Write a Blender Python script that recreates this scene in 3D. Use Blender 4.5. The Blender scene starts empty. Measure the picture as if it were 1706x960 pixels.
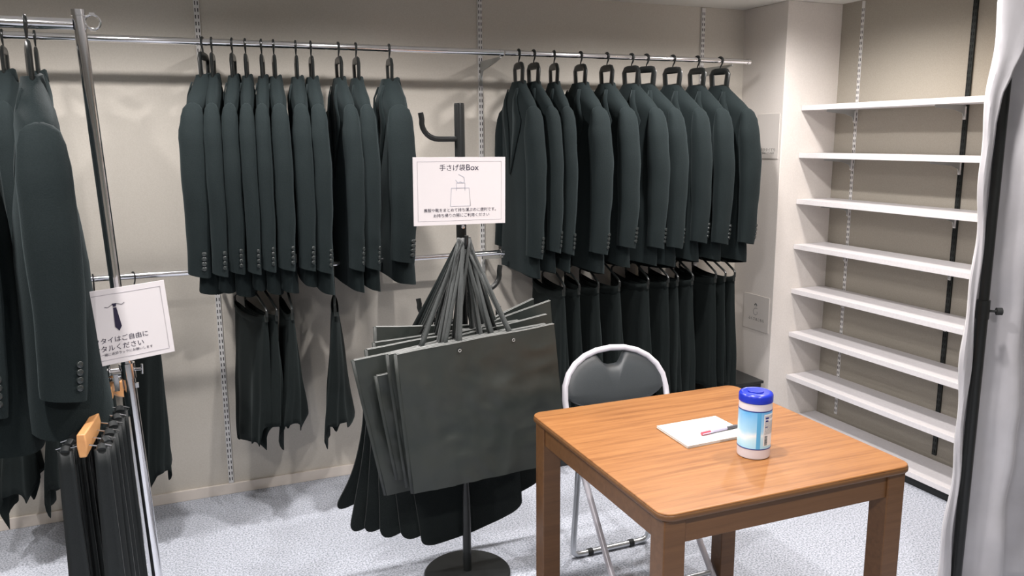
import bpy, math, random
from mathutils import Vector, Matrix, noise
random.seed(7)
PI = math.pi
SC = bpy.context.scene
COL = SC.collection

# ------------------------------------------------------------------ camera
F_PX, YAW, PITCH, ROLL, EYE = 1349.5, 0.393356, 0.183182, 0.0066344, Vector((0, 0, 1.55))
_f = Vector((math.sin(YAW) * math.cos(PITCH), math.cos(YAW) * math.cos(PITCH), -math.sin(PITCH)))
_r = Vector((math.cos(YAW), -math.sin(YAW), 0))
_d = _f.cross(_r)
_c, _s = math.cos(ROLL), math.sin(ROLL)
CR, CD = _c * _r + _s * _d, -_s * _r + _c * _d
cam_data = bpy.data.cameras.new('camera')
cam_data.sensor_width = 36
cam_data.lens = F_PX / 1706 * 36
cam_data.clip_start = 0.02
cam = bpy.data.objects.new('camera', cam_data)
COL.objects.link(cam)
cam.matrix_world = Matrix(((CR.x, -CD.x, -_f.x, EYE.x), (CR.y, -CD.y, -_f.y, EYE.y), (CR.z, -CD.z, -_f.z, EYE.z), (0, 0, 0, 1)))
SC.camera = cam


def at(u, v, y):
    """the point of the plane at depth y that the photo shows at pixel u, v"""
    d = CR * ((u - 853) / F_PX) + CD * ((v - 480) / F_PX) + _f
    return EYE + d * (y / d.y)


# ------------------------------------------------------------------ world, lamps, exposure
SC.view_settings.view_transform = 'Standard'
SC.view_settings.look = 'None'
SC.view_settings.gamma = 1
SC.view_settings.use_curve_mapping = False
SC.view_settings.exposure = 0.26
world = bpy.data.worlds.new('shop_surroundings')
SC.world = world
world.use_nodes = True
world.node_tree.nodes['Background'].inputs[0].default_value = (0.80, 0.98, 0.90, 1)
world.node_tree.nodes['Background'].inputs[1].default_value = 0.20


def downlight(x, y, energy, color=(1.0, 0.95, 0.93), angle=164, blend=0.75):
    ld = bpy.data.lights.new('downlight', 'SPOT')
    ld.energy = energy
    ld.color = color
    ld.spot_size = math.radians(angle)
    ld.spot_blend = blend
    ld.shadow_soft_size = 0.035
    o = bpy.data.objects.new('downlight', ld)
    o.location = (x, y, 2.19)
    COL.objects.link(o)


for lx, e in ((-0.95, 48), (-0.15, 62), (0.70, 60), (1.95, 66), (2.56, 44)):
    downlight(lx, 2.80, e)
for lx, e in ((-0.45, 76), (0.95, 76), (1.90, 62)):
    downlight(lx, 1.62, e)
downlight(2.62, 2.15, 16, (1.0, 0.80, 0.60))
for lx in (-0.4, 1.1):
    downlight(lx, 0.2, 84)


# ------------------------------------------------------------------ materials
def new_mat(name, color, rough=0.6, metal=0.0, spec=0.5, coat=0.0, sheen=0.0, sheen_tint=None, alpha=None):
    m = bpy.data.materials.new(name)
    m.use_nodes = True
    b = m.node_tree.nodes['Principled BSDF']
    b.inputs['Base Color'].default_value = (*color, 1)
    b.inputs['Roughness'].default_value = rough
    b.inputs['Metallic'].default_value = metal
    b.inputs['Specular IOR Level'].default_value = spec
    b.inputs['Coat Weight'].default_value = coat
    b.inputs['Sheen Weight'].default_value = sheen
    if sheen_tint:
        b.inputs['Sheen Tint'].default_value = (*sheen_tint, 1)
    return m


def nodes(m):
    nt = m.node_tree
    return nt, nt.nodes['Principled BSDF']


def add_noise(m, scale, c0, c1, p0=0.35, p1=0.65, detail=4, stretch=None, bump=0.0, bump_scale=None, coords='Object'):
    nt, b = nodes(m)
    tc = nt.nodes.new('ShaderNodeTexCoord')
    mp = nt.nodes.new('ShaderNodeMapping')
    nt.links.new(tc.outputs[coords], mp.inputs[0])
    if stretch:
        mp.inputs['Scale'].default_value = stretch
    n = nt.nodes.new('ShaderNodeTexNoise')
    n.inputs['Scale'].default_value = scale
    n.inputs['Detail'].default_value = detail
    nt.links.new(mp.outputs[0], n.inputs['Vector'])
    r = nt.nodes.new('ShaderNodeValToRGB')
    r.color_ramp.elements[0].position = p0
    r.color_ramp.elements[0].color = (*c0, 1)
    r.color_ramp.elements[1].position = p1
    r.color_ramp.elements[1].color = (*c1, 1)
    nt.links.new(n.outputs[0], r.inputs[0])
    nt.links.new(r.outputs[0], b.inputs['Base Color'])
    if bump:
        n2 = n
        if bump_scale:
            n2 = nt.nodes.new('ShaderNodeTexNoise')
            n2.inputs['Scale'].default_value = bump_scale
            n2.inputs['Detail'].default_value = 3
            nt.links.new(mp.outputs[0], n2.inputs['Vector'])
        bp = nt.nodes.new('ShaderNodeBump')
        bp.inputs['Strength'].default_value = bump
        bp.inputs['Distance'].default_value = 0.004
        nt.links.new(n2.outputs[0], bp.inputs['Height'])
        nt.links.new(bp.outputs[0], b.inputs['Normal'])
    return m


M = {}
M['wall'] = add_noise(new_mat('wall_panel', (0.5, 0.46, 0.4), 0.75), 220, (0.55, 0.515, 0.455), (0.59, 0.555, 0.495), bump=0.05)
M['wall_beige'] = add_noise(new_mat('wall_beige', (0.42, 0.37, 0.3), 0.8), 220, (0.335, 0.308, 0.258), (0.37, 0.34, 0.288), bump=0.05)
M['plaster'] = add_noise(new_mat('white_plaster', (0.8, 0.75, 0.7), 0.85), 160, (0.68, 0.64, 0.60), (0.72, 0.68, 0.64), bump=0.06)
M['ceiling'] = new_mat('ceiling_white', (0.72, 0.71, 0.66), 0.9)
M['skirting'] = new_mat('skirting_cream', (0.72, 0.66, 0.60), 0.5)
M['carpet'] = add_noise(new_mat('speckled_carpet', (0.4, 0.4, 0.42), 0.95, spec=0.1), 150, (0.255, 0.285, 0.32), (0.565, 0.59, 0.665), 0.36, 0.60, detail=5, bump=0.5)
CL = ((0.0078, 0.0122, 0.0130), (0.0108, 0.0158, 0.0166))
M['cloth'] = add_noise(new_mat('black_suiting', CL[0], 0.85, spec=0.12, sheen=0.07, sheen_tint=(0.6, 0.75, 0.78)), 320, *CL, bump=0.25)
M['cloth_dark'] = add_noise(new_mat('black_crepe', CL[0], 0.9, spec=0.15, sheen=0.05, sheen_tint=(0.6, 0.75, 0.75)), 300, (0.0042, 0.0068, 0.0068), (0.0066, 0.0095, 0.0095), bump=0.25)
M['lining'] = new_mat('black_lining', (0.008, 0.011, 0.011), 0.6, spec=0.3)
M['tie'] = add_noise(new_mat('black_tie_silk', (0.012, 0.015, 0.016), 0.5, spec=0.3, sheen=0.06), 400, (0.006, 0.0085, 0.009), (0.010, 0.013, 0.014))
M['button'] = new_mat('black_button', (0.02, 0.025, 0.025), 0.25, spec=0.7)
M['plastic'] = new_mat('black_plastic', (0.012, 0.014, 0.014), 0.28, spec=0.5)
M['box_black'] = new_mat('black_plinth', (0.02, 0.022, 0.023), 0.35, spec=0.4)
M['chrome'] = new_mat('chrome', (0.82, 0.82, 0.84), 0.12, metal=1.0)
M['white_metal'] = new_mat('white_metal', (0.72, 0.71, 0.70), 0.4, spec=0.5)
M['grey_metal'] = new_mat('grey_metal', (0.42, 0.43, 0.42), 0.45, metal=0.5)
M['dark_steel_and_reflection'] = new_mat('dark_steel_and_reflection', (0.035, 0.04, 0.038), 0.35, metal=0.6)  # dark clips, and the near standard's dark reflection put into the colour
M['slot'] = new_mat('slot_dark', (0.02, 0.02, 0.02), 0.9, spec=0.1)
M['shelf'] = add_noise(new_mat('white_shelf', (0.8, 0.78, 0.78), 0.45), 90, (0.68, 0.66, 0.67), (0.72, 0.70, 0.71))
M['stand'] = new_mat('black_lacquered_steel', (0.012, 0.0135, 0.0135), 0.32, spec=0.4)
M['stand_base'] = new_mat('black_base', (0.015, 0.017, 0.017), 0.5, spec=0.3)
M['paper'] = add_noise(new_mat('black_kraft_paper', (0.05, 0.05, 0.05), 0.48, spec=0.5), 9, (0.0175, 0.023, 0.0205), (0.027, 0.031, 0.027), detail=5, bump=0.9, bump_scale=9)
M['edge_glint'] = new_mat('painted_edge_glint', (0.30, 0.31, 0.30), 0.5)  # specular glint along the bag rims, put into a paler colour
M['pouch'] = add_noise(new_mat('black_nonwoven', (0.015, 0.018, 0.018), 0.85, spec=0.15, sheen=0.05), 350, (0.006, 0.009, 0.009), (0.010, 0.0135, 0.0135), bump=0.25)
M['ribbon'] = add_noise(new_mat('black_ribbon', (0.03, 0.034, 0.033), 0.6, spec=0.35, sheen=0.3), 300, (0.010, 0.014, 0.0135), (0.020, 0.025, 0.024))
M['card'] = new_mat('white_card', (0.64, 0.61, 0.62), 0.4, spec=0.25)
M['card_dull'] = new_mat('clear_card', (0.60, 0.57, 0.54), 0.3)
M['ink'] = new_mat('grey_ink', (0.030, 0.027, 0.05), 0.8, spec=0.1)
M['ink_pale'] = new_mat('pale_ink', (0.40, 0.42, 0.50), 0.8, spec=0.1)
M['ink_line'] = new_mat('border_ink', (0.53, 0.51, 0.56), 0.8, spec=0.1)
M['ink_black'] = new_mat('black_ink', (0.03, 0.04, 0.04), 0.6)
M['pine'] = add_noise(new_mat('pale_hanger_wood', (0.6, 0.3, 0.12), 0.4), 18, (0.52, 0.25, 0.10), (0.68, 0.36, 0.15), stretch=(1, 0.15, 1))
M['tube'] = new_mat('satin_silver_tube', (0.62, 0.64, 0.66), 0.3, metal=0.85)
M['tube_white'] = new_mat('grey_painted_tube', (0.74, 0.72, 0.78), 0.35, metal=0.2)
M['vinyl'] = add_noise(new_mat('black_vinyl', (0.03, 0.035, 0.037), 0.42, spec=0.6), 500, (0.034, 0.041, 0.045), (0.046, 0.053, 0.058), bump=0.1)
M['rubber'] = new_mat('black_rubber', (0.012, 0.014, 0.014), 0.7)
M['memo'] = new_mat('white_paper', (0.70, 0.685, 0.65), 0.7, spec=0.2)
M['white_plastic'] = new_mat('white_plastic', (0.72, 0.70, 0.76), 0.3, spec=0.4)
M['blue_plastic'] = new_mat('blue_plastic', (0.012, 0.03, 0.42), 0.25, spec=0.6)
M['navy_ink'] = new_mat('navy_ink', (0.01, 0.03, 0.22), 0.4)
M['panel_white'] = new_mat('printed_white', (0.84, 0.88, 0.92), 0.35)
M['teal_ink'] = new_mat('teal_ink', (0.10, 0.42, 0.75), 0.35)
M['clear_plastic'] = new_mat('clear_barrel', (0.50, 0.47, 0.62), 0.15, spec=0.6)
M['red_plastic'] = new_mat('red_plastic', (0.72, 0.07, 0.10), 0.3)
M['grip'] = new_mat('grey_grip', (0.09, 0.09, 0.10), 0.5)
M['satin'] = add_noise(new_mat('silver_satin', (0.5, 0.49, 0.53), 0.38, metal=0.15, spec=0.5, sheen=0.3), 5, (0.45, 0.44, 0.46), (0.54, 0.53, 0.555), bump=0.55, bump_scale=9)


def wood(name, a, b, c):
    m = new_mat(name, a, 0.38, spec=0.45)
    nt, bs = nodes(m)
    tc = nt.nodes.new('ShaderNodeTexCoord')
    mp = nt.nodes.new('ShaderNodeMapping')
    mp.inputs['Scale'].default_value = (1.3, 26, 26)
    nt.links.new(tc.outputs['Object'], mp.inputs[0])
    n = nt.nodes.new('ShaderNodeTexNoise')
    n.inputs['Scale'].default_value = 2.2
    n.inputs['Detail'].default_value = 9
    n.inputs['Roughness'].default_value = 0.68
    n.inputs['Distortion'].default_value = 0.35
    nt.links.new(mp.outputs[0], n.inputs['Vector'])
    r = nt.nodes.new('ShaderNodeValToRGB')
    r.color_ramp.elements[0].position = 0.34
    r.color_ramp.elements[0].color = (*c, 1)
    r.color_ramp.elements[1].position = 0.66
    r.color_ramp.elements[1].color = (*b, 1)
    e = r.color_ramp.elements.new(0.5)
    e.color = (*a, 1)
    nt.links.new(n.outputs[0], r.inputs[0])
    nt.links.new(r.outputs[0], bs.inputs['Base Color'])
    return m


M['table_top'] = wood('oak_veneer', (0.275, 0.117, 0.037), (0.33, 0.150, 0.050), (0.195, 0.076, 0.022))
M['table_leg'] = wood('brown_wood', (0.135, 0.062, 0.023), (0.155, 0.073, 0.028), (0.112, 0.051, 0.018))


def label_print():
    m = new_mat('sky_label', (0.3, 0.6, 0.9), 0.3)
    nt, bs = nodes(m)
    tc = nt.nodes.new('ShaderNodeTexCoord')
    sp = nt.nodes.new('ShaderNodeSeparateXYZ')
    nt.links.new(tc.outputs['Object'], sp.inputs[0])
    n = nt.nodes.new('ShaderNodeTexNoise')
    n.inputs['Scale'].default_value = 22
    nt.links.new(tc.outputs['Object'], n.inputs['Vector'])
    ma = nt.nodes.new('ShaderNodeMath')
    ma.operation = 'MULTIPLY_ADD'
    ma.inputs[1].default_value = 0.035
    nt.links.new(n.outputs[0], ma.inputs[0])
    nt.links.new(sp.outputs[2], ma.inputs[2])
    mr = nt.nodes.new('ShaderNodeMapRange')
    mr.inputs['From Min'].default_value = 0.045
    mr.inputs['From Max'].default_value = 0.155
    nt.links.new(ma.outputs[0], mr.inputs['Value'])
    r = nt.nodes.new('ShaderNodeValToRGB')
    el = r.color_ramp.elements
    el[0].position, el[0].color = 0.0, (0.36, 0.72, 0.93, 1)
    el[1].position, el[1].color = 1.0, (0.10, 0.44, 0.86, 1)
    for p, c in ((0.22, (0.55, 0.82, 0.95, 1)), (0.34, (0.82, 0.92, 0.97, 1)), (0.46, (0.40, 0.72, 0.95, 1))):
        e = el.new(p)
        e.color = c
    nt.links.new(mr.outputs[0], r.inputs[0])
    nt.links.new(r.outputs[0], bs.inputs['Base Color'])
    return m


M['sky_label'] = label_print()


# ------------------------------------------------------------------ mesh helpers
class MB:
    def __init__(self):
        self.v, self.f = [], []

    def add(self, vs, fs):
        o = len(self.v)
        self.v += [tuple(p) for p in vs]
        self.f += [tuple(i + o for i in f) for f in fs]
        return self

    def box(self, c, s, mat=None):
        x, y, z = (k / 2 for k in s)
        vs = [Vector((i * x, j * y, k * z)) for i in (-1, 1) for j in (-1, 1) for k in (-1, 1)]
        vs = [(mat @ p if mat else p) + Vector(c) for p in vs]
        return self.add(vs, [(0, 1, 3, 2), (4, 6, 7, 5), (0, 4, 5, 1), (2, 3, 7, 6), (0, 2, 6, 4), (1, 5, 7, 3)])

    def loft(self, rings, closed=True, cap0=False, cap1=False):
        n = len(rings[0])
        vs = [p for r in rings for p in r]
        fs = []
        for i in range(len(rings) - 1):
            for j in range(n if closed else n - 1):
                k = (j + 1) % n
                fs.append((i * n + j, i * n + k, (i + 1) * n + k, (i + 1) * n + j))
        if cap0:
            fs.append(tuple(range(n - 1, -1, -1)))
        if cap1:
            b = (len(rings) - 1) * n
            fs.append(tuple(range(b, b + n)))
        return self.add(vs, fs)

    def tube(self, path, r, n=10, closed=False, flat=None):
        path = [Vector(p) for p in path]
        m = len(path)
        rs = r if isinstance(r, (list, tuple)) else [r] * m
        rings, prev = [], None
        for i, p in enumerate(path):
            if closed:
                t = path[(i + 1) % m] - path[i - 1]
            else:
                t = path[min(i + 1, m - 1)] - path[max(i - 1, 0)]
            t.normalize()
            if prev is None:
                a = Vector((0, 0, 1)) if abs(t.z) < 0.9 else Vector((1, 0, 0))
                nrm = (a - t * a.dot(t)).normalized()
            else:
                nrm = (prev - t * prev.dot(t)).normalized()
            prev = nrm
            bi = t.cross(nrm)
            rings.append([p + (nrm * math.cos(2 * PI * k / n) + bi * math.sin(2 * PI * k / n) * (flat or 1)) * rs[i] for k in range(n)])
        if closed:
            rings.append(rings[0])
            return self.loft(rings)
        return self.loft(rings, cap0=True, cap1=True)

    def lathe(self, prof, c=(0, 0, 0), n=40, cap0=True, cap1=True):
        c = Vector(c)
        return self.loft([[c + Vector((r * math.cos(2 * PI * k / n), r * math.sin(2 * PI * k / n), z)) for k in range(n)] for r, z in prof], cap0=cap0, cap1=cap1)

    def prism(self, poly, axis, a, b):
        """outline poly of 2-D points, extruded along axis from a to b"""
        def put(p, t):
            return {'x': (t, p[0], p[1]), 'y': (p[0], t, p[1]), 'z': (p[0], p[1], t)}[axis]
        n = len(poly)
        return self.add([put(p, a) for p in poly] + [put(p, b) for p in poly],
                        [tuple(range(n - 1, -1, -1)), tuple(range(n, 2 * n))] + [(i, (i + 1) % n, n + (i + 1) % n, n + i) for i in range(n)])

    def slab(self, front, thick):
        """front: grid rows of points; a closed slab with thickness along the vector"""
        thick = Vector(thick)
        h, w = len(front), len(front[0])
        fr = [Vector(p) for row in front for p in row]
        bk = [p + thick for p in fr]
        n = h * w
        fs = []
        for i in range(h - 1):
            for j in range(w - 1):
                a, b, c, d = i * w + j, i * w + j + 1, (i + 1) * w + j + 1, (i + 1) * w + j
                fs += [(a, d, c, b), (n + a, n + b, n + c, n + d)]
        rim = [j for j in range(w)] + [i * w + w - 1 for i in range(1, h)] + [(h - 1) * w + j for j in range(w - 2, -1, -1)] + [i * w for i in range(h - 2, 0, -1)]
        for k in range(len(rim)):
            a, b = rim[k], rim[(k + 1) % len(rim)]
            fs.append((a, b, n + b, n + a))
        return self.add(fr + bk, fs)

    def mesh(self, name, mat, smooth=True):
        me = bpy.data.meshes.new(name)
        me.from_pydata(self.v, [], self.f)
        me.validate()
        import bmesh
        bm = bmesh.new()
        bm.from_mesh(me)
        bmesh.ops.recalc_face_normals(bm, faces=bm.faces)
        bm.to_mesh(me)
        bm.free()
        me.materials.append(mat)
        if smooth:
            me.shade_smooth()
            try:
                me.set_sharp_from_angle(angle=math.radians(38))
            except Exception:
                pass
        return me


def obj(name, mb, mat, parent=None, bevel=0.0, solid=0.0, smooth=True):
    o = bpy.data.objects.new(name, mb.mesh(name, mat, smooth))
    COL.objects.link(o)
    if parent:
        o.parent = parent
    if solid:
        s = o.modifiers.new('thickness', 'SOLIDIFY')
        s.thickness = solid
        s.offset = 0
    if bevel:
        b = o.modifiers.new('soft_edges', 'BEVEL')
        b.width = bevel
        b.segments = 3
        b.limit_method = 'ANGLE'
    return o


def tag(o, label=None, cat=None, group=None, kind=None):
    if label:
        o['label'] = label
    if cat:
        o['category'] = cat
    if group:
        o['group'] = group
    if kind:
        o['kind'] = kind
    return o


def thing(name, label, cat, loc=(0, 0, 0), rz=0.0, group=None):
    o = bpy.data.objects.new(name, None)
    o.empty_display_size = 0.05
    COL.objects.link(o)
    o.location = loc
    o.rotation_euler = (0, 0, rz)
    return tag(o, label, cat, group)


def dup(o, parent=None):
    c = o.copy()
    COL.objects.link(c)
    if parent:
        c.parent = parent
    for ch in list(o.children):
        dup(ch, c)
    return c


def struct(name, mb, mat, bevel=0.0, label=None):
    o = obj(name, mb, mat, bevel=bevel)
    o['kind'] = 'structure'
    if label:
        o['label'] = label
    return o


def arc(c, r, a0, a1, n, plane='xz'):
    out = []
    for i in range(n + 1):
        a = a0 + (a1 - a0) * i / n
        p, q = r * math.cos(a), r * math.sin(a)
        out.append(Vector(c) + (Vector((p, 0, q)) if plane == 'xz' else Vector((0, p, q)) if plane == 'yz' else Vector((p, q, 0))))
    return out


ORD = ['first', 'second', 'third', 'fourth', 'fifth', 'sixth', 'seventh', 'eighth', 'ninth', 'tenth', 'eleventh', 'twelfth']

# ------------------------------------------------------------------ the room
CEIL = 2.20
WY = 3.615          # back wall
PX, PY = 2.832, 3.29  # pillar: left face, front face
RX = 3.174          # right wall panel
struct('floor', MB().box((0.6, 1.3, -0.03), (6.0, 6.0, 0.06)), M['carpet'], label='speckled grey carpet floor')
struct('ceiling', MB().box((0.6, 1.3, CEIL + 0.03), (6.0, 6.0, 0.06)), M['ceiling'], label='white ceiling')
struct('wall_back', MB().box((0.4, WY + 0.05, CEIL / 2), (5.2, 0.1, CEIL)), M['wall'], label='greige back wall behind the suits')
struct('column', MB().box(((PX + 3.4) / 2, (PY + 3.71) / 2, CEIL / 2), (3.4 - PX, 3.71 - PY, CEIL)), M['plaster'], bevel=0.003, label='white plaster pillar in the corner')
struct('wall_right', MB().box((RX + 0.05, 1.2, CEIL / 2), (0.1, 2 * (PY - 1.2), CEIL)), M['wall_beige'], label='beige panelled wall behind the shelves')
struct('wall_front_added', MB().box((0.4, -1.75, CEIL / 2), (5.6, 0.1, CEIL)), M['wall_beige'], label='added plain beige wall behind the viewer, for reflections')  # unseen wall added so chrome and room light have something to reflect
struct('wall_left_added', MB().box((-2.25, 0.95, CEIL / 2), (0.1, 5.4, CEIL)), M['wall_beige'], label='added plain beige wall beyond the clothes rack, for reflections')  # also added out of view, to bounce light and fill the chrome
struct('baseboard_back', MB().box((0.45, WY - 0.006, 0.024), (4.7, 0.012, 0.048)), M['skirting'], bevel=0.002, label='cream skirting along the back wall')
struct('baseboard_right', MB().box((3.07, 1.9, 0.021), (0.2, 2.7, 0.042)), M['rubber'], label='black plinth under the lowest shelf')


# ------------------------------------------------------------------ slotted standards
def standard(label, loc, rz, z0, z1, mat, cat='shelf standard', w=0.021, d=0.010):
    t = thing('shelving_standard', label, cat, loc, rz, 'slotted metal standards')
    obj('rail', MB().box((0, -d / 2, (z0 + z1) / 2), (w, d, z1 - z0)), M[mat], t, bevel=0.001)
    s = MB()
    z = z0 + 0.02
    while z < z1 - 0.02:
        for dx in (-0.25 * w, 0.25 * w):
            s.box((dx, -d - 0.0001, z), (0.165 * w, 0.0012, 0.0145))
        z += 0.0262
    obj('slot_pattern', s, M['slot'], t)
    return t


standard('white slotted standard on back wall at the left end of the left jackets', (0.140, WY, 0), 0, 0.05, 2.195, 'white_metal')
standard('white slotted standard on back wall behind the coat stand', (1.347, WY, 0), 0, 0.05, 2.195, 'white_metal')
standard('white slotted standard on back wall next to the pillar', (2.565, WY, 0), 0, 0.05, 2.195, 'white_metal')
standard('white slotted standard on beige wall nearest the pillar', (RX, 3.152, 0), -PI / 2, 0.09, 2.195, 'white_metal', w=0.019, d=0.003)
standard('slotted standard, dark reflection painted in, on beige wall close to the grey curtain', (RX, 2.535, 0), -PI / 2, 0.09, 2.195, 'dark_steel_and_reflection')  # metal mirrors something dark; that reflection is painted as its colour

# ------------------------------------------------------------------ hanging rails with brackets
RY, RZ, LZ = 3.36, 1.912, 1.043


def rail(label, x0, x1, z, r, ends):
    t = thing('hanging_rail', label, 'clothes rail', ((x0 + x1) / 2, RY, z))
    h = (x1 - x0) / 2
    obj('tube', MB().tube([(-h, 0, 0), (h, 0, 0)], r, 20), M['chrome'], t)
    for e in ends:
        s = -h if e < 0 else h
        obj('end_collar', MB().tube([(s - 0.006 * e, 0, 0), (s + 0.010 * e, 0, 0)], r + 0.0022, 20), M['chrome'], t)
    return t


rail('long chrome upper rail on back wall holding the left jackets', -1.6, 1.349, RZ, 0.0133, (1,))
rail('chrome upper rail on back wall holding the right jackets', 1.366, 2.66, RZ, 0.0122, (1,))
rail('chrome lower rail on back wall under the left jackets', -1.6, 1.345, LZ, 0.0125, (1,))
rail('chrome lower rail on back wall carrying the row of skirts', 1.40, 2.66, LZ, 0.0125, ())


def rail_bracket(label, x, z):
    t = thing('rail_bracket', label, 'bracket', (x, WY - 0.010, z), 0, 'rail brackets')
    L = WY - 0.010 - RY
    poly = [(0.0, -0.016), (-L - 0.006, -0.016), (-L - 0.006, -0.022), (-L + 0.05, -0.034), (-0.03, -0.06), (-0.004, -0.095), (0.0, -0.095)]
    obj('arm', MB().prism(poly, 'x', -0.003, 0.003), M['grey_metal'], t)
    obj('hook_plate', MB().box((0, -0.004, -0.10), (0.013, 0.008, 0.05)), M['grey_metal'], t, bevel=0.002)
    return t


rail_bracket('grey bracket under upper rail behind the coat stand', 1.347, RZ)
rail_bracket('grey bracket under upper rail next to the pillar', 2.565, RZ)
rail_bracket('grey bracket under upper rail at the first jacket hook', 0.140, RZ)
rail_bracket('grey bracket at the end of the lower rail beside the coat stand', 1.347, LZ)
rail_bracket('grey bracket under lower rail behind the left jackets', 0.140, LZ)
rail_bracket('grey bracket under lower rail behind the rightmost skirts', 2.565, LZ)


# ------------------------------------------------------------------ coat hangers and jackets
def hook_path(rr, drop):
    # open loop over the rail, in the plane of the hanger
    p = arc((0, 0, 0), rr, math.radians(205), math.radians(-25), 14, 'yz')
    p += [Vector((0, 0.010, -0.019)), Vector((0, 0.003, -0.029)), Vector((0, 0, -0.038)), Vector((0, 0, drop))]
    return p


def make_hanger(label):
    t = thing('coat_hanger', label, 'hanger', (0, 0, 0))
    obj('hook', MB().tube(hook_path(0.0165, -0.052), [0.0045] * 15 + [0.004, 0.003, 0.0025, 0.0025], 8), M['plastic'], t)
    w1, w0, zt, zb = 0.049, 0.040, -0.052, -0.128
    loop = [(0, -w0, zb), (0, -w1 + 0.002, zt - 0.014), (0, -w1 + 0.010, zt - 0.002), (0, -w1 + 0.022, zt), (0, w1 - 0.022, zt), (0, w1 - 0.010, zt - 0.002), (0, w1 - 0.002, zt - 0.014), (0, w0, zb)]
    obj('handle', MB().tube(loop + [(0, w0 - 0.01, zb - 0.004), (0, -w0 + 0.01, zb - 0.004)], 0.0068, 8, closed=True, flat=2.3), M['plastic'], t)
    arm = []
    for s in (-1, 1):
        arm = [(0, s * 0.025, -0.142), (0, s * 0.065, -0.178), (0, s * 0.115, -0.228), (0.003, s * 0.135, -0.255)]
        obj('arm', MB().tube(arm, [0.005, 0.007, 0.008, 0.007], 8), M['plastic'], t)
    return t


def sup(a, p):
    return math.copysign(abs(a) ** p, a)


def interp(tab, z):
    """tab: rows (z, values...) with falling z"""
    if z >= tab[0][0]:
        return tab[0][1:]
    for a, b in zip(tab, tab[1:]):
        if z >= b[0]:
            t = (a[0] - z) / (a[0] - b[0])
            t = t * t * (3 - 2 * t) * 0.5 + t * 0.5
            return [p + (q - p) * t for p, q in zip(a[1:], b[1:])]
    return tab[-1][1:]


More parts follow.
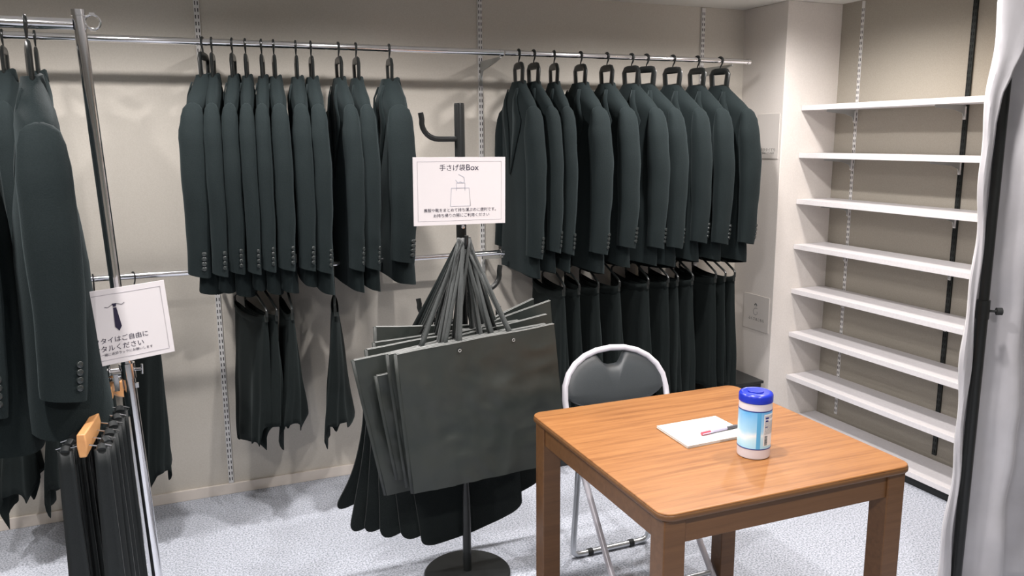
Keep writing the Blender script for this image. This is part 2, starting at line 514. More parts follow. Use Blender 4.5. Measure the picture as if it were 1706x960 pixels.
def make_jacket(seed, hem=-0.925, cuff=-0.855, label='', full=1.0, sfull=None):
    """origin on the rail; local +x is the front, +y the wearer's left"""
    t = thing('suit_jacket', label, 'jacket', (0, 0, 0))
    sfull = sfull or full
    ffull, full = full, 1.0
    off = Vector((seed * 13.1, seed * 7.7, seed * 3.3))

    def wob(p, amp, sc=6.0):
        return Vector(p) + noise.noise_vector(Vector(p) * sc + off) * amp

    body = [(-0.120, 0.046, 0.022), (-0.135, 0.055, 0.025), (-0.16, 0.086, 0.030), (-0.20, 0.133, 0.036), (-0.235, 0.170, 0.036), (-0.26, 0.180, 0.034), (-0.32, 0.178, 0.031),
            (-0.45, 0.172, 0.034), (-0.60, 0.165, 0.033), (-0.75, 0.172, 0.036), (-0.95, 0.186, 0.040)]
    zs = [-0.122, -0.128, -0.135, -0.145, -0.16, -0.18, -0.20, -0.218, -0.235, -0.247, -0.26, -0.29] + [-0.32 + (hem + 0.32) * i / 16 for i in range(17)]
    n = 44
    rings = []
    for z in zs:
        w, d = interp(body, z)
        ring = []
        for k in range(n):
            a = 2 * PI * k / n
            fu = 1 + (ffull - 1) * min(1, max(0, (-z - 0.15) / 0.42))
            x, y = d * sup(math.cos(a), 0.9 if z > -0.2 else 0.75) * fu, w * sup(math.sin(a), 0.85)
            zz = z
            low = max(0, (-z - 0.6) / 0.35)
            if z < -0.3:
                zz = z + 0.02 * low * math.cos(a)       # front hem a little higher
            p = Vector((x + 0.004 * math.cos(a * 3 + seed) * low, y, zz))
            if z < -0.27:
                p = wob(p, 0.007 * min(1, (-z - 0.27) * 4), 5)
            ring.append(p)
        rings.append(ring)
    obj('body', MB().loft(rings), M['cloth'], t)
    # collar, standing round the back of the neck and folded outward
    rows = [[], [], [], []]
    for k in range(25):
        a = math.radians(40 + 280 * k / 24)          # from front left round the back
        c, s = math.cos(a), math.sin(a)
        back = max(0.0, -c)
        for r, (gx, gy, z) in enumerate(((0.019, 0.040, -0.138), (0.021, 0.041, -0.113 - 0.014 * (1 - back)), (0.025, 0.045, -0.116 - 0.014 * (1 - back)), (0.030, 0.058, -0.146 - 0.010 * back))):
            rows[r].append(Vector((gx * c * full, gy * s, z)))
    obj('collar', MB().loft(rows, closed=False), M['cloth'], t, solid=0.003)
    # lapels lying on the front
    for s in (-1, 1):
        def fx(z, y):
            w, d = interp(body, z)
            return (d * (1 - min(1, abs(y) / w) ** 2.35) ** (0.45 if z > -0.2 else 0.375) + 0.004) * full
        pts = []
        for i in range(9):
            z = -0.15 - 0.37 * i / 8
            yi = 0.046 * (1 - i / 8) + 0.002
            yo = 0.060 + 0.055 * min(1, i / 3) if i <= 3 else 0.115 * (8 - i) / 5 + 0.004
            pts.append([Vector((fx(z, yi), s * yi, z)), Vector((fx(z, (yi + yo) / 2) + 0.002, s * (yi + yo) / 2, z)), Vector((fx(z, yo), s * yo, z))])
        obj('lapel', MB().loft(pts, closed=False), M['cloth'], t, solid=0.003)
    # sleeves
    for s in (1, -1):
        # z, inner y, outer y, centre x, half width x
        tab = [(-0.229, 0.160, 0.168, 0.000, 0.006), (-0.236, 0.154, 0.177, 0.0, 0.018), (-0.250, 0.150, 0.190, 0.0, 0.027), (-0.285, 0.147, 0.209, 0.0, 0.033), (-0.35, 0.145, 0.226, 0.001, 0.037),
               (-0.48, 0.150, 0.238, 0.000, 0.038), (-0.62, 0.156, 0.240, 0.000, 0.036), (-0.75, 0.162, 0.237, 0.004, 0.033), (-0.90, 0.168, 0.230, 0.010, 0.031)]
        tab = [(r[0], (r[1] + r[2]) / 2, r[3], r[4], (r[2] - r[1]) / 2) for r in tab]
        zz = [-0.229, -0.232, -0.236, -0.242, -0.250, -0.262, -0.278, -0.30] + [-0.325 + (cuff + 0.325) * i / 18 for i in range(19)]
        rings = []
        for z in zz:
            cy, cx, rx, ry = interp(tab, z)
            ring = []
            for k in range(20):
                a = 2 * PI * k / 20
                p = Vector(((cx + rx * sup(math.cos(a), 0.85)) * sfull, s * (cy + ry * sup(math.sin(a), 0.85)), z + (0.010 * math.cos(a) if z < -0.8 else 0)))
                if -0.84 < z < -0.3:
                    p = wob(p, 0.004, 8)
                ring.append(p)
            rings.append(ring)
        last = rings[-1]
        cen = sum(last, Vector()) / len(last)
        rings.append([cen + (p - cen) * 0.86 for p in last])
        rings.append([cen + (p - cen) * 0.84 + Vector((0, 0, 0.03)) for p in last])
        sl = obj('sleeve', MB().loft(rings, cap0=True, cap1=True), M['cloth'], t)
        if s == 1:
            for q in range(4):
                z = cuff + 0.028 + 0.0185 * q
                cy, cx, rx, ry = interp(tab, z)
                a = math.radians(128)
                c0 = Vector(((cx + rx * sup(math.cos(a), 0.85)) * sfull, cy + ry * sup(math.sin(a), 0.85) + 0.001, z))
                nrm = Vector((-0.45, 0.9, 0)).normalized()
                b = MB().tube([c0 - nrm * 0.003, c0 + nrm * 0.0025, c0 + nrm * 0.0036], [0.0075, 0.0078, 0.0058], 12)
                obj('cuff_button', b, M['button'], sl)
    return t


hanger_proto = None


def place_hanger(x, y, z, rz, label, group):
    global hanger_proto
    if hanger_proto is None:
        hanger_proto = h = make_hanger(label)
    else:
        h = dup(hanger_proto)
    h.location = (x, y, z)
    h.rotation_euler = (0, 0, rz)
    tag(h, label, 'hanger', group)
    return h


protos = {}


def place_jacket(kind, x, y, z, rz, sx, sz, label, group):
    if kind not in protos:
        seed, hem, cuff = {0: (1, -0.925, -0.855), 1: (2, -0.945, -0.85), 2: (3, -0.965, -0.87), 3: (5, -0.95, -0.862)}[kind]
        protos[kind] = j = make_jacket(seed, hem, cuff)
    else:
        j = dup(protos[kind])
    j.location = (x, y, z)
    j.rotation_euler = (0, 0, rz)
    j.scale = (sx, 1, sz)
    tag(j, label, 'jacket', group)
    return j


left_x = [0.143, 0.175, 0.248, 0.296, 0.355, 0.400, 0.484, 0.542, 0.650, 0.720, 0.857]
left_cap = [0.076, 0.146, 0.206, 0.267, 0.321, 0.387, 0.464, 0.530, 0.655, 0.719, 0.847]
left_hem = [0, 0, 1, 0, 1, 1, 0, 2, 2, 2, 1]
left_note = {0: 'end of the left wall group', 10: 'beside the coat stand arm'}
for i, x in enumerate(left_x):
    cap = left_cap[i]
    gap = min([abs(cap - q) for q in left_cap if q != cap])
    sx = 1.5 if i == 10 else max(0.8, min(1.3, gap / 0.068)) if i else 1.25
    yaw = math.asin(max(-0.6, min(0.6, (cap - x) / 0.2)))
    o = ORD[i]
    lab = 'leftmost black jacket of the left wall group, at the slotted standard' if i == 0 else ('rightmost black jacket of the left wall group, beside the coat stand arm' if i == 10 else '%s black suit jacket from the left in the left wall group' % o)
    place_jacket(left_hem[i], x, RY, RZ, PI + yaw, sx, 1.0, lab, 'black jackets left of the coat stand')
    lab = 'black hanger of the leftmost jacket in the left wall group' if i == 0 else ('black hanger of the rightmost jacket in the left wall group' if i == 10 else 'black hanger of the %s jacket in the left wall group' % o)
    place_hanger(x, RY, RZ, PI + yaw, lab, 'black hangers left of the coat stand')
right_x = [1.433, 1.504, 1.603, 1.735, 1.870, 1.999, 2.079, 2.224, 2.363, 2.495]
right_cap = [1.427, 1.516, 1.584, 1.742, 1.883, 2.04, 2.147, 2.277, 2.397, 2.554]
right_hem = [2, 1, 3, 2, 1, 3, 2, 1, 3, 2]
for i, x in enumerate(right_x):
    cap = right_cap[i]
    gap = min([abs(cap - q) for q in right_cap if q != cap])
    sx = 1.5 if i == 9 else max(0.95, min(1.4, gap / 0.078))
    yaw = math.asin(max(-0.6, min(0.6, (cap - x) / 0.2)))
    o = ORD[i]
    lab = 'leftmost black jacket of the right wall group, right of the white notice' if i == 0 else ('rightmost black jacket on the wall, nearest the pillar' if i == 9 else '%s black suit jacket from the left in the right wall group' % o)
    place_jacket(right_hem[i], x, RY, RZ, PI + yaw, sx, 1.0, lab, 'black jackets right of the coat stand')
    lab = 'black hanger of the leftmost jacket in the right wall group' if i == 0 else ('black hanger of the wall jacket nearest the pillar' if i == 9 else 'black hanger of the %s jacket in the right wall group' % o)
    place_hanger(x, RY, RZ, PI + yaw, lab, 'black hangers right of the coat stand')
# two jackets on the wall rail behind the clothes rack
place_jacket(0, -0.505, RY, RZ, PI, 1.1, 1.0, 'black jacket on the wall rail at the far left, behind the rack', 'black jackets behind the rack')
place_hanger(-0.505, RY, RZ, PI, 'black hanger on the wall rail at the far left edge', 'black hangers behind the rack')
place_jacket(1, -0.407, RY, RZ, PI + 0.1, 1.0, 1.0, 'black jacket on the wall rail hidden behind the front rack jacket', 'black jackets behind the rack')
place_hanger(-0.407, RY, RZ, PI + 0.1, 'black hanger on the wall rail just behind the front rack jacket hanger', 'black hangers behind the rack')


# ------------------------------------------------------------------ skirts on the lower rail
def skirt_hanger(label, half):
    t = thing('clip_hanger', label, 'hanger', (0, 0, 0))
    obj('hook', MB().tube(hook_path(0.0155, -0.06), 0.0028, 8), M['plastic'], t)
    fr = [(0, -half, -0.165), (0, -half, -0.142), (0, -half + 0.012, -0.132), (0, -0.02, -0.062), (0, 0.02, -0.062), (0, half - 0.012, -0.132), (0, half, -0.142), (0, half, -0.165)]
    obj('frame', MB().tube(fr, 0.0052, 8), M['plastic'], t)
    for s in (-1, 1):
        obj('clip', MB().box((0, s * (half - 0.006), -0.172), (0.012, 0.008, 0.030)), M['dark_steel_and_reflection'], t, bevel=0.002)
    return t


def make_skirt(seed, half, length, dx0, dx1, flare, pleat, tail, lean):
    """origin on the rail, local +y towards the room after a half turn"""
    t = thing('skirt', '', 'skirt', (0, 0, 0))
    off = Vector((seed * 5.3, seed * 2.9, 1.7))
    n, rows = 64, 22
    rings = []
    for i in range(rows + 1):
        tt = i / rows
        ring = []
        for k in range(n):
            a = 2 * PI * k / n
            c, s = math.cos(a), math.sin(a)
            sag = 0.022 * (1 - abs(s) ** 2) * (1 - tt) ** 3
            L = length + tail * (max(0, c) ** 2 * 0.5 + 0.5 * max(0, -s) ** 1.5) + tail * 0.25 * max(0, math.sin(a * 3 + seed)) ** 3
            z = -0.168 - sag - tt * (L - sag)
            dx = dx0 + (dx1 - dx0) * tt ** 0.8
            dy = half + flare * tt ** 0.9
            pl = 1 + pleat * tt * math.sin(a * 9 + seed * 2)
            x = dx * sup(c, 0.8) * pl - lean * tt ** 1.3 * max(0.0, s)
            p = Vector((x, dy * sup(s, 0.75) * (1 + 0.15 * (pl - 1)), z))
            p += noise.noise_vector(p * 6 + off) * 0.012 * tt
            ring.append(p)
        rings.append(ring)
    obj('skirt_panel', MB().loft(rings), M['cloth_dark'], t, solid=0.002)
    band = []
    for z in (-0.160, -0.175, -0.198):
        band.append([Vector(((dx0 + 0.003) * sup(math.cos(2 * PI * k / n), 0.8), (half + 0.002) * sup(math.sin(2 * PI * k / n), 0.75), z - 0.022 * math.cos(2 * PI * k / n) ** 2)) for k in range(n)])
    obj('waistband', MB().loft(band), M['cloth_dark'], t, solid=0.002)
    return t


sk_near = [1.581, 1.643, 1.753, 1.849, 2.015, 2.111, 2.177, 2.248, 2.394, 2.436, 2.504]
sk_proto, sh_proto = [], None
for i, x in enumerate(sk_near):
    if i < 3:
        sk_proto.append(make_skirt(i + 1, 0.180, 0.545 + 0.015 * (i % 2), 0.014, 0.046, 0.030, 0.35, 0.0, 0.0))
        s = sk_proto[i]
    else:
        s = dup(sk_proto[i % 3])
    if sh_proto is None:
        sh_proto = h = skirt_hanger('', 0.186)
    else:
        h = dup(sh_proto)
    gap = min(abs(x - q) for q in sk_near if q != x)
    rz = PI + (0.03 if i % 2 else -0.04)
    for o in (s, h):
        o.location = (x - 0.005, RY, LZ)
        o.rotation_euler = (0, 0, rz)
    s.scale = (max(0.6, min(1.2, gap / 0.07)), 1, 1)
    w = 'leftmost black skirt of the lower row, above the folding chair' if i == 0 else ('rightmost black skirt of the lower row, nearest the pillar' if i == 10 else '%s black skirt from the left in the lower row behind the chair' % ORD[i])
    tag(s, w, 'skirt', 'black skirts under the right jackets')
    w = 'black clip hanger of the leftmost skirt in the lower row' if i == 0 else ('black clip hanger of the skirt nearest the pillar' if i == 10 else 'black clip hanger of the %s skirt in the lower row' % ORD[i])
    tag(h, w, 'hanger', 'clip hangers of the skirts')
# pointed-hem skirts under the left jackets and behind the rack
tail_spots = [(0.250, 0.25, 'leftmost pointed-hem black skirt under the left jackets', 0.07), (0.290, 0.24, 'middle pointed-hem black skirt under the left jackets', 0.06), (0.391, 0.0, 'right one of three bunched pointed-hem skirts under the left jackets', 0.05),
              (0.588, -0.17, 'single narrow black skirt hanging alone left of the coat stand', 0.0),
              (-0.165, 0.42, 'black skirt behind the necktie notice', 0.03), (-0.302, 0.15, 'black skirt on the lower rail hidden behind the clothes rack post', 0.0), (-0.46, 0.05, 'black skirt with pointed hem showing under the rack jackets', 0.0), (-0.60, 0.05, 'black skirt with pointed hem at the left edge under the rack jackets', 0.0)]
tp = []
for i, (x, a, lab, dz) in enumerate(tail_spots):
    if i < 3:
        tp.append(make_skirt(11 + i, 0.175, 0.44, 0.012, 0.052, 0.015, 0.2, 0.20, -0.03))
        s = tp[i]
    else:
        s = dup(tp[(i + 1) % 3])
    h = dup(sh_proto)
    for o in (s, h):
        o.location = (x, RY, LZ)
        o.rotation_euler = (0, 0, PI + a)
    s.scale = (1, 1, 1.0 if i < 3 else 1.06 if i == 3 else 1.2)
    tag(s, lab, 'skirt', 'black skirts under the left jackets' if i < 4 else 'black skirts behind the rack')
    tag(h, 'hanger of the ' + lab.replace('pointed-hem ', '').replace('black ', '').replace(' hidden', '').replace('showing ', ''), 'hanger', 'clip hangers of the pointed skirts')

# low black plinth on the floor under the skirts
t = thing('display_plinth', 'low black box on the floor under the row of skirts', 'box', (2.10, 3.445, 0))
obj('carcass', MB().box((0, 0, 0.135), (1.37, 0.31, 0.27)), M['box_black'], t, bevel=0.004)
obj('lid', MB().box((0, 0, 0.2775), (1.39, 0.325, 0.015)), M['box_black'], t, bevel=0.003)

# ------------------------------------------------------------------ white shelves
SHZ = [1.700, 1.465, 1.232, 0.999, 0.765, 0.533, 0.300, 0.068]
SHN = ['topmost', 'second from the top', 'third from the top', 'fourth from the top', 'fifth from the top', 'sixth from the top', 'seventh from the top', 'lowest']
sp = None
bp0 = None


def make_bracket():
    b = thing('shelf_bracket', '', 'bracket')
    obj('arm', MB().prism([(0, 0), (-0.18, 0), (-0.18, -0.012), (-0.06, -0.022), (-0.016, -0.036), (-0.004, -0.060), (0, -0.060)], 'y', -0.002, 0.002), M['grey_metal'], b)
    obj('hook_plate', MB().box((-0.002, 0, -0.035), (0.006, 0.012, 0.055)), M['white_metal'], b, bevel=0.001)
    return b


for i, z in enumerate(SHZ):
    if sp is None:
        sp = s = thing('wall_shelf', '', 'shelf')
        obj('board', MB().box((0, 0, -0.011), (0.212, 2.28, 0.022)), M['shelf'], s, bevel=0.0015)
        obj('front_edge', MB().box((-0.108, 0, -0.0115), (0.004, 2.28, 0.025)), M['shelf'], s, bevel=0.001)
    else:
        s = dup(sp)
    s.location = (3.0565, 2.148, z)
    tag(s, '%s of the eight white wall shelves' % SHN[i], 'shelf', 'white wall shelves')
    if i < 7:
        for y, nm in ((3.152, 'nearest the pillar'), (2.535, 'close to the curtain')):
            if bp0 is None:
                bp0 = b = make_bracket()
            else:
                b = dup(bp0)
            b.location = (RX - 0.0105, y, z - 0.0225)
            tag(b, 'white bracket under the %s shelf, %s' % (SHN[i].replace('topmost', 'top').replace(' from the top', '').replace('second', 'second highest').replace('third', 'third highest').replace('fourth', 'fourth highest').replace('fifth', 'fifth highest').replace('sixth', 'sixth highest').replace('seventh', 'seventh highest'), nm), 'bracket', 'white shelf brackets')


# ------------------------------------------------------------------ lettering
def text_mesh(body, mat, thick=0.0002):
    c = bpy.data.curves.new('lettering', 'FONT')
    c.body = body
    c.align_x = 'CENTER'
    c.align_y = 'CENTER'
    c.resolution_u = 3
    o = bpy.data.objects.new('lettering_source', c)
    COL.objects.link(o)
    dg = bpy.context.evaluated_depsgraph_get()
    me = bpy.data.meshes.new_from_object(o.evaluated_get(dg))
    bpy.data.objects.remove(o)
    me.materials.clear()
    me.materials.append(mat)
    return me


def lettering(body, width, cx, cz, mat, parent, y=-0.0016, hscale=1.0):
    """a line of print in the parent's x-z plane, facing -y"""
    me = text_mesh(body, M[mat])
    xs = [v.co.x for v in me.vertices]
    ys = [v.co.y for v in me.vertices]
    k = width / (max(xs) - min(xs))
    mx, my = (max(xs) + min(xs)) / 2, (max(ys) + min(ys)) / 2
    for v in me.vertices:
        v.co = Vector((cx + (v.co.x - mx) * k, y, cz + (v.co.y - my) * k * hscale))
    o = bpy.data.objects.new('lettering', me)
    COL.objects.link(o)
    o.parent = parent
    return o


def line_art(paths, w, mat, parent, name, y=-0.0014):
    b = MB()
    for p in paths:
        b.tube([(q[0], y, q[1]) for q in p], w / 2, 6)
    return obj(name, b, M[mat], parent)


# notice on the coat stand
SY = 2.48
c0 = at(767, 318.5, SY)
t = thing('notice_card', 'white notice with a carrier bag drawing on the coat stand', 'notice', c0, 0)
t.rotation_euler = (0, math.radians(0.6), 0)
W2, H2 = 0.312, 0.216
obj('sleeve_sheet', MB().box((0, 0.0015, 0), (W2, 0.002, H2)), M['card'], t, bevel=0.0005)
obj('printed_border', MB().tube([(-W2 / 2 + .014, -.0004, H2 / 2 - .014), (W2 / 2 - .014, -.0004, H2 / 2 - .014), (W2 / 2 - .014, -.0004, -H2 / 2 + .014), (-W2 / 2 + .014, -.0004, -H2 / 2 + .014)], 0.0005, 4, closed=True), M['ink_line'], t)
lettering('手さげ袋', 0.086, -0.026, 0.075, 'ink', t, -0.0004)
lettering('Box', 0.042, 0.042, 0.0755, 'ink', t, -0.0004)
lettering('喪服や靴をまとめて持ち運ぶのに便利です。', 0.245, 0.0, -0.060, 'ink', t, -0.0004)
lettering('お持ち帰りの際にご利用ください', 0.190, 0.004, -0.077, 'ink', t, -0.0004)
line_art([[(-0.030, 0.010), (0.030, 0.010), (0.034, -0.048), (-0.034, -0.048), (-0.030, 0.010)],
          [(-0.013, 0.002), (-0.013, 0.026), (0.016, 0.026), (0.016, 0.002)],
          [(-0.016, 0.036), (-0.008, 0.026), (0.000, 0.030), (0.008, 0.026), (0.014, 0.030), (0.013, 0.044), (-0.006, 0.054)]], 0.0014, 'ink_pale', t, 'bag_drawing', -0.0004)

# ------------------------------------------------------------------ clothes rack at the left
KY = 2.25
rack = thing('garment_rack', 'chrome garment rack standing at the left edge', 'clothes rack', (-0.16, KY, 0))
p_top, p_bot = Vector((-0.017, 0, 1.848)), Vector((0.050, 0, 0.03))


def post_at(z):
    k = (p_top.z - z) / (p_top.z - p_bot.z)
    return p_top + (p_bot - p_top) * k


obj('post', MB().tube([p_top, post_at(0.955)], 0.0135, 20), M['chrome'], rack)
obj('lower_post', MB().tube([post_at(0.985), p_bot], 0.0165, 20), M['chrome'], rack)
obj('post_cap', MB().tube([post_at(1.842), post_at(1.856)], 0.0155, 20), M['chrome'], rack)
obj('top_bar', MB().tube([(-0.029, 0, 1.822), (-1.25, 0, 1.819)], 0.0135, 20), M['chrome'], rack)
obj('lower_bar', MB().tube([(0.012, 0.0, 0.962), (-1.25, 0, 0.962)], 0.0125, 16), M['chrome'], rack)
obj('far_post', MB().tube([(-1.262, 0, 1.848), (-1.262, 0, 0.03)], 0.0145, 16), M['chrome'], rack)
obj('foot_bar', MB().tube([(0.05, -0.27, 0.018), (0.05, 0.27, 0.018)], 0.017, 12), M['chrome'], rack)
obj('foot_bar', MB().tube([(-1.262, -0.27, 0.018), (-1.262, 0.27, 0.018)], 0.017, 12), M['chrome'], rack)
rg = Vector((0.0125, 0, 1.829))
obj('clamp_ring', MB().tube(arc(rg, 0.0165, 0, 2 * PI, 24)[:-1], 0.0028, 8, closed=True).box(rg + Vector((0, 0, 0.018)), (0.012, 0.008, 0.007)).box(rg + Vector((0, 0, -0.018)), (0.012, 0.008, 0.006)).box(rg + Vector((-0.021, 0, 0)), (0.012, 0.01, 0.014)), M['chrome'], rack)
cz = post_at(0.968)
kn = MB().tube([cz + Vector((0.012, -0.004, 0)), cz + Vector((0.034, -0.010, 0))], 0.0038, 10)
kn.tube([cz + Vector((0.034, -0.010, -0.013)), cz + Vector((0.035, -0.010, 0.013))], [0.003, 0.0045][0], 8)
obj('wing_screw', kn, M['chrome'], rack)
obj('clamp', MB().tube([post_at(0.985), post_at(0.945)], 0.0195, 16).box(cz + Vector((-0.028, -0.002, -0.03)), (0.012, 0.02, 0.045)).box(post_at(0.925) + Vector((0.018, -0.006, 0)), (0.008, 0.008, 0.012)), M['chrome'], rack)

# jackets on the rack
RKZ = 1.820
j = make_jacket(9, -0.965, -0.855, full=2.5, sfull=1.5)
j.location = (-0.289, KY, RKZ)
j.rotation_euler = (0, 0, PI + 0.16)
tag(j, 'large black jacket hanging at the right end of the chrome rack', 'jacket', 'black jackets on the chrome rack')
place_hanger(-0.289, KY, RKZ, PI + 0.16, 'black hanger at the right end of the chrome rack', 'black hangers on the chrome rack')
j2 = dup(j)
j2.location = (-0.432, KY, RKZ - 0.0)
j2.rotation_euler = (0, 0, PI + 0.10)
j2.scale = (0.85, 1, 1.02)
tag(j2, 'black jacket cut off by the left picture edge on the chrome rack', 'jacket', 'black jackets on the chrome rack')
place_hanger(-0.432, KY, RKZ, PI + 0.10, 'black hanger at the left picture edge on the chrome rack', 'black hangers on the chrome rack')

# necktie notice in front of the post
NY = 2.16
nc = at(205, 541, NY)
t = thing('notice_card', 'white notice with a necktie drawing on the clothes rack', 'notice', nc, 0)
nx = (at(282, 471, NY) - at(144, 486, NY)).normalized()
t.rotation_euler = (0, -math.atan2(nx.z, nx.x) - 0.02, math.radians(13))
W1, H1 = 0.262, 0.187
obj('sleeve_sheet', MB().box((-0.022, 0.0015, 0), (W1, 0.002, H1)), M['card'], t, bevel=0.0005)
L_, R_ = -0.022 - W1 / 2 + 0.012, -0.022 + W1 / 2 - 0.012
obj('printed_border', MB().tube([(L_, -.0004, H1 / 2 - .013), (R_, -.0004, H1 / 2 - .013), (R_, -.0004, -H1 / 2 + .013), (L_, -.0004, -H1 / 2 + .013)], 0.0005, 4, closed=True), M['ink_line'], t)
tie = MB().prism([(-0.0035, 0.046), (0.0035, 0.046), (0.009, -0.002), (0.002, -0.013), (-0.006, -0.002)], 'y', -0.0006, 0.0004)
tie.prism([(-0.005, 0.056), (0.005, 0.056), (0.003, 0.048), (-0.003, 0.048)], 'y', -0.0006, 0.0004)
tie.v = [(v[0] - 0.012, v[1], v[2]) for v in tie.v]
obj('tie_drawing', tie, M['ink'], t)
line_art([[(-0.034, 0.050), (-0.027, 0.048), (-0.020, 0.052), (-0.014, 0.055)], [(-0.010, 0.055), (-0.003, 0.054), (0.004, 0.051), (0.011, 0.055)]], 0.0011, 'ink', t, 'collar_drawing', -0.0004)
lettering('ネクタイはご自由に', 0.140, -0.017, -0.032, 'ink', t, -0.0004)
lettering('レンタルください', 0.128, -0.024, -0.052, 'ink', t, -0.0004)
lettering('スーツと一緒に返却ラックにお願いします', 0.150, -0.016, -0.067, 'ink', t, -0.0004)

# wooden tie hanger with neckties
A0, A1 = Vector((-0.186, KY, 0.895)), Vector((-0.236, 1.985, 0.868))
u_ = (A1 - A0).normalized()
v_ = Vector((-u_.y, u_.x, 0)).normalized()
th = thing('tie_hanger', 'pale wooden tie hanger with metal pins on the lower rack bar', 'hanger', A0)
arm = []
for k in range(9):
    q = k / 8
    p = (A1 - A0) * q + Vector((0, 0, 0.030 * (1 - q) ** 2))
    hh = 0.016 + 0.012 * q
    arm.append([p + v_ * 0.009 + Vector((0, 0, hh)), p + v_ * 0.011, p + v_ * 0.008 - Vector((0, 0, hh)), p - v_ * 0.008 - Vector((0, 0, hh)), p - v_ * 0.011, p - v_ * 0.009 + Vector((0, 0, hh))])
obj('front_arm', MB().loft(arm, cap0=True, cap1=True), M['pine'], th, bevel=0.003)
arm2 = [[Vector((-q.x * 0.45, -q.y * 0.75, q.z)) for q in r] for r in arm]
obj('back_arm', MB().loft(arm2, cap0=True, cap1=True), M['pine'], th, bevel=0.003)
hk = [Vector((0, 0, 0.045)), Vector((0, 0, 0.05))] + [Vector((0, 0, 0.067)) + Vector((0, 0.0155 * math.sin(a), -0.0155 * math.cos(a))) for a in [math.radians(g) for g in range(20, 300, 20)]]
obj('hook', MB().tube(hk, 0.0024, 8), M['chrome'], th)
tie_proto = None


def make_tie():
    t = thing('necktie', '', 'necktie')
    for (x, w0, w1, L, nm) in ((0.007, 0.036, 0.078, 0.74, 'front_blade'), (-0.007, 0.030, 0.044, 0.62, 'rear_blade')):
        rows = []
        for k in range(17):
            q = k / 16
            z = -L * q + 0.004
            w = w0 + (w1 - w0) * q ** 1.3
            if q > 0.94:
                w *= max(0.06, (1 - q) / 0.06)
            c = x * min(1, q * 6 + 0.15) + 0.004 * math.sin(q * 7 + x * 300)
            rows.append([Vector((c + 0.002 * abs(j) ** 2, j * w / 2, z)) for j in (-1, -0.5, 0, 0.5, 1)])
        obj(nm, MB().loft(rows, closed=False), M['tie'], t, solid=0.005)
    obj('fold', MB().tube([(-0.007, 0, 0.002), (0, 0, 0.007), (0.007, 0, 0.002)], [0.009, 0.010, 0.009], 8, flat=1.4), M['tie'], t)
    return t


PN = 6
for k in range(PN):
    for s in (-1, 1):
        q = 0.30 + 0.13 * k
        base = (A1 - A0) * q + Vector((0, 0, 0.030 * (1 - q) ** 2 - 0.004))
        tip = base + v_ * (0.055 * s) + Vector((0, 0, -0.012))
        pin = [base + v_ * 0.011 * s, base + v_ * 0.03 * s + Vector((0, 0, -0.004)), tip, tip + v_ * 0.004 * s + Vector((0, 0, 0.007)), tip - v_ * 0.010 * s + Vector((0, 0, 0.011))]
        obj('pin', MB().tube(pin, 0.0017, 6), M['chrome'], th)
        if tie_proto is None:
            tie_proto = n = make_tie()
        else:
            n = dup(tie_proto)
        n.location = A0 + base + v_ * (0.038 * s) + Vector((0, 0, -0.014))
        n.rotation_euler = (0, 0, -PI / 2 + random.uniform(-0.35, 0.35) + 0.25 * s)
        n.scale = (1, 0.85 + 0.15 * random.random(), 0.98 + 0.1 * random.random())
        side = 'left' if (v_ * s).x < 0 else 'right'
        tag(n, 'black necktie, %s from the front on the %s side of the wooden tie hanger' % (ORD[PN - 1 - k], side), 'necktie', 'black neckties on the wooden hanger')

# ------------------------------------------------------------------ coat stand
CX, CY = 0.875, 2.545
st = thing('coat_stand', 'black metal coat stand with curved hooks and round base', 'coat stand', (CX, CY, 0))
obj('base', MB().lathe([(0.02, 0.0), (0.150, 0.0), (0.155, 0.004), (0.155, 0.012), (0.150, 0.017), (0.03, 0.022)], n=64), M['stand_base'], st)
obj('lower_pole', MB().lathe([(0.0150, 0.02), (0.0150, 0.22), (0.0135, 0.30), (0.0095, 0.36), (0.0095, 0.50), (0.0165, 0.62), (0.0165, 0.9)], n=24), M['stand'], st)
obj('pole', MB().lathe([(0.0168, 0.9), (0.0168, 1.655), (0.0155, 1.662)], n=28), M['stand'], st)


def stand_hook(z, ang, reach, rise):
    d = Vector((math.cos(ang), math.sin(ang), 0))
    pts = [Vector((0, 0, z)) + d * 0.012, Vector((0, 0, z)) + d * reach * 0.55]
    for k in range(1, 8):
        a = k / 7 * math.radians(100)
        pts.append(Vector((0, 0, z)) + d * (reach * 0.55 + reach * 0.42 * math.sin(a)) + Vector((0, 0, rise * 0.62 * (1 - math.cos(a)))))
    pts.append(pts[-1] + d * 0.004 + Vector((0, 0, rise * 0.25)))
    obj('hook', MB().tube(pts, 0.0088, 12), M['stand'], st)


stand_hook(1.548, math.radians(185), 0.135, 0.085)
stand_hook(1.548, math.radians(71), 0.12, 0.085)
stand_hook(1.40, math.radians(40), 0.10, 0.08)
stand_hook(1.035, math.radians(10), 0.152, 0.085)
stand_hook(0.935, math.radians(140), 0.165, 0.075)
stand_hook(0.90, math.radians(20), 0.165, 0.07)
HK = Vector((CX - 0.004, CY - 0.045, 1.215))
obj('front_hook', MB().tube([(0, -0.012, 1.19), (-0.002, -0.03, 1.19), (-0.004, -0.050, 1.198), (-0.004, -0.060, 1.215), (-0.004, -0.062, 1.238)], 0.007, 12), M['stand'], st)
obj('screw', MB().lathe([(0.007, 0), (0.006, 0.004), (0.002, 0.006)], n=14), M['chrome'], st)
st.children[-1].location = (0, -0.0165, 1.262)
st.children[-1].rotation_euler = (PI / 2, 0, 0)


# ------------------------------------------------------------------ paper carrier bags on the stand
def bilerp(q, u, v):
    return (q[0] * (1 - u) + q[1] * u) * (1 - v) + (q[3] * (1 - u) + q[2] * u) * v


